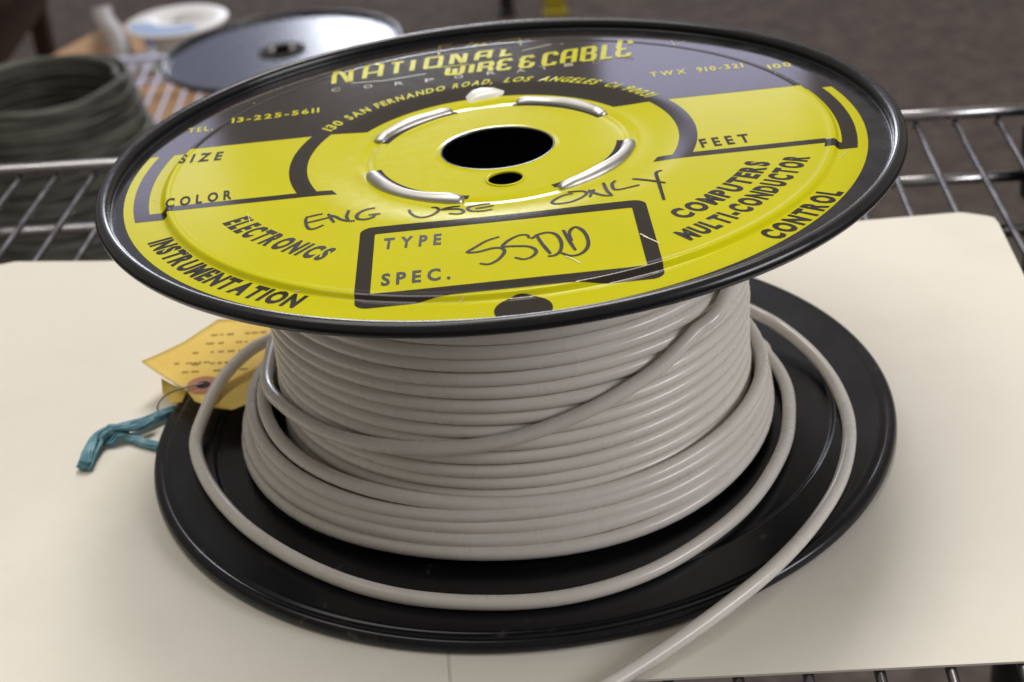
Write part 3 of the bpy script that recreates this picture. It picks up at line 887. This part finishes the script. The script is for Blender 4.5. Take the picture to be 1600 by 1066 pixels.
# dark coil of cable
cc = on_plane(58, 128, -272)
coil = []
NT = 30
for i in range(NT * 40):
    u = i / (NT * 40); th = u * NT * 2 * math.pi
    r = 100 + 34 * (1 - u) ** 1.1 + 5.0 * noise.noise(Vector((math.cos(th) * 1.2, math.sin(th) * 1.2, u * 40)))
    z = Z2 + 5 + (176 - 5) * u + 6.0 * noise.noise(Vector((math.cos(th) * 1.3 + 3, math.sin(th) * 1.3, u * 30)))
    coil.append(Vector((cc.x, cc.y, 0)) + pol(th, r, max(z, Z2 + 4.5)))
inn = []
for i in range(22 * 36):
    u = i / (22 * 36); th = u * 22 * 2 * math.pi
    r = 88 + 30 * (u) ** 1.2 + 4 * noise.noise(Vector((math.cos(th), math.sin(th), u * 25 + 5)))
    inn.append(Vector((cc.x, cc.y, 0)) + pol(th, r, Z2 + 176 - 168 * u))
v, f = tube(coil + inn[::1], 4.3, 8)
o_ = Vector((cc.x, cc.y, Z2))
dk = mk('cable_coil', v, f, 'dark_cable', origin=o_)
tag(dk, 'tall coil of dark grey cable behind the shelf at the left edge', 'coil')

# black spool behind
sp2 = empty('cable_spool', (0, 0, 0)); K2 = 1.14
pc = on_plane(443, 73, Z2 + 112 * K2)
sp2.location = Vector((pc.x, pc.y, Z2)) * S
sp2.rotation_euler = (math.radians(0.0), math.radians(-1.0), 0)
tag(sp2, 'plain glossy black spool in the background reflecting a bright window', 'spool')
def scl(pr, z): return [(r * K2, (zz + z) * K2) for r, zz in pr]
flat2 = [(16, -2.0), (17, -1.6), (18, -1.6), (30, -1.6), (60, -1.6), (90, -1.6), (118, -1.6), (123, -1.6), (125.8, -1.5), (126.6, -1.2)] + [(129.8 + 3.2 * math.cos(math.radians(165 - i * 25)), 3.2 * math.sin(math.radians(165 - i * 25))) for i in range(13)] + [(124.6, -3.6), (17, -3.2), (16, -3)]
v, f = lathe(scl(flat2, 108.8), 120); mk('top_flange', v, f, 'black_enamel', sp2)
v, f = lathe(scl([(r, -z) for r, z in flat2], 3.2), 120); mk('bottom_flange', v, [tuple(reversed(k)) for k in f], 'black_enamel', sp2)
v, f = lathe(scl([(60, 5), (63, 5), (63, 106), (60, 106)], 0), 80); mk('drum', v, f, 'black_enamel', sp2)
v, f = lathe(scl([(15.5, 107.2), (17, 109.2), (22, 109.6), (26, 108.4), (26, 107.0), (15.5, 106.6)], 0), 60); mk('hub_ring', v, f, 'dark_void', sp2)
for a in (-1, 1):
    pts = [Vector((a * 11 * K2, -6 + 12 * i / 5, (108.5 + 1.2 * math.sin(i / 5 * math.pi)) * K2)) for i in range(6)]
    mk('hub_bar', *tube(pts, 3.2, 8), 'tab_steel', sp2)

# kraft box under and behind that shelf, and what lies on it
bx = empty('cardboard_box', (-590, 1950, FLOOR))
tag(bx, 'open brown kraft cardboard box standing behind the lower shelf', 'box')
BZ = -505
p1, p2, p3, p4 = on_plane(30, 115, BZ), on_plane(170, 38, BZ), on_plane(420, 40, BZ), on_plane(300, 215, BZ)
cx0, cx1 = p1.x + 10, p3.x + 20
ring = [(p.x, p.y) for p in (p1, p2, p3, p4)]
off = bx.location / S
v = [Vector((x, y, z)) - off for z in (FLOOR, BZ) for x, y in ring]
mk('carton', v, [(3, 2, 1, 0), (4, 5, 6, 7), (0, 1, 5, 4), (1, 2, 6, 5), (2, 3, 7, 6), (3, 0, 4, 7)], 'kraft_card', bx, False)
q0 = [on_plane(x, y, BZ + 1.2) for x, y in ((222, 62), (250, 60), (262, 72), (258, 82), (232, 74))]
v = [p - off for p in q0]; mk('blue_mark', v, [tuple(range(4, -1, -1))], 'blue_ink', bx, False)

# white reel on the box
wr = empty('plastic_reel', (0, 0, 0))
wc = on_plane(276, 31, BZ + 62); wr.location = Vector((wc.x, wc.y, BZ)) * S
tag(wr, 'small white plastic reel with a pale blue label behind the black spool', 'reel')
rw = 82
v, f = lathe([(10, 57), (rw - 3, 57), (rw, 59), (rw, 61), (rw - 3, 62.5), (10, 62.5)], 72); mk('upper_disc', v, f, 'white_plastic', wr)
v, f = lathe([(10, 0), (rw - 3, 0), (rw, 2), (rw, 4), (rw - 3, 5), (10, 5)], 72); mk('lower_disc', v, f, 'white_plastic', wr)
v, f = lathe([(38, 5), (40, 5), (40, 57), (38, 57)], 48); mk('drum', v, f, 'white_plastic', wr)
v = []; f = []
for i in range(25):
    a = math.radians(185 + 120 * i / 24)
    for r in (38, 76): v.append((r * math.cos(a), r * math.sin(a), 63.0))
for i in range(24): f.append((2 * i, 2 * i + 1, 2 * i + 3, 2 * i + 2))
mk('label', v, f, 'pale_blue', wr, False)

# grey plastic strap bent over the box edge
gs = catmull([on_plane(x, y, z) for x, y, z in ((158, 10, BZ + 40), (164, 30, BZ + 52), (178, 48, BZ + 45), (190, 75, BZ + 34), (200, 105, BZ + 22), (204, 122, BZ + 14))], 6)
v, f = [], []
for i, p in enumerate(gs):
    d = (gs[min(i + 1, len(gs) - 1)] - gs[max(0, i - 1)]).normalized(); sd = d.cross(Vector((0, 0, 1))).normalized() * 16
    v += [p - sd, p + sd, p + sd + Vector((0, 0, -2)), p - sd + Vector((0, 0, -2))]
for i in range(len(gs) - 1):
    for j in range(4):
        a = 4 * i + j; b = 4 * i + (j + 1) % 4; f.append((a, b, b + 4, a + 4))
f += [(3, 2, 1, 0), tuple(4 * (len(gs) - 1) + k for k in range(4))]
st = mk('plastic_strap', v, f, 'grey_plastic', origin=gs[-1])
tag(st, 'bent grey plastic strap lying over the cardboard box', 'strap')

# brown padded stool at the far left
stl = empty('padded_stool', (-1120, 2700, FLOOR))
tag(stl, 'dark brown padded stool at the upper left edge of the view', 'stool')
off = Vector((-1120, 2700, FLOOR))
v, f = box(-260, 230, -260, 260, 330, 450); s_ = mk('seat', v, f, 'brown_leather', stl); bevel_obj(s_, 50, 5)
v, f = box(-225, 195, -225, 225, 250, 331); mk('apron', v, f, 'brown_leather', stl, False)
for sx in (-1, 1):
    for sy in (-1, 1):
        v, f = box(-18 + sx * 190 - 15, 18 + sx * 190 - 15, -18 + sy * 200, 18 + sy * 200, 0, 250); mk('leg', v, f, 'brown_leather', stl, False)

# two floor-standing legs seen at the top edge
def leg(name, px, py, w_, mat, label, cat):
    p = on_plane(px, py, FLOOR)
    e_ = empty(name, p); tag(e_, label, cat)
    v, f = box(-w_ / 2, w_ / 2, -15, 15, 14, 900); o_ = mk('upright', v, f, mat, e_, False); bevel_obj(o_, 5)
    v, f = box(-w_ / 2 - 4, w_ / 2 + 4, -20, 20, 0, 16); o_ = mk('foot', v, f, mat, e_, False); bevel_obj(o_, 5)
leg('floor_post', 868, 24, 52, 'yellow_paint', 'yellow upright standing on the carpet behind the spool', 'post')
leg('floor_post', 793, 24, 32, 'black_post', 'dark narrow upright standing on the carpet beside the yellow one', 'post')
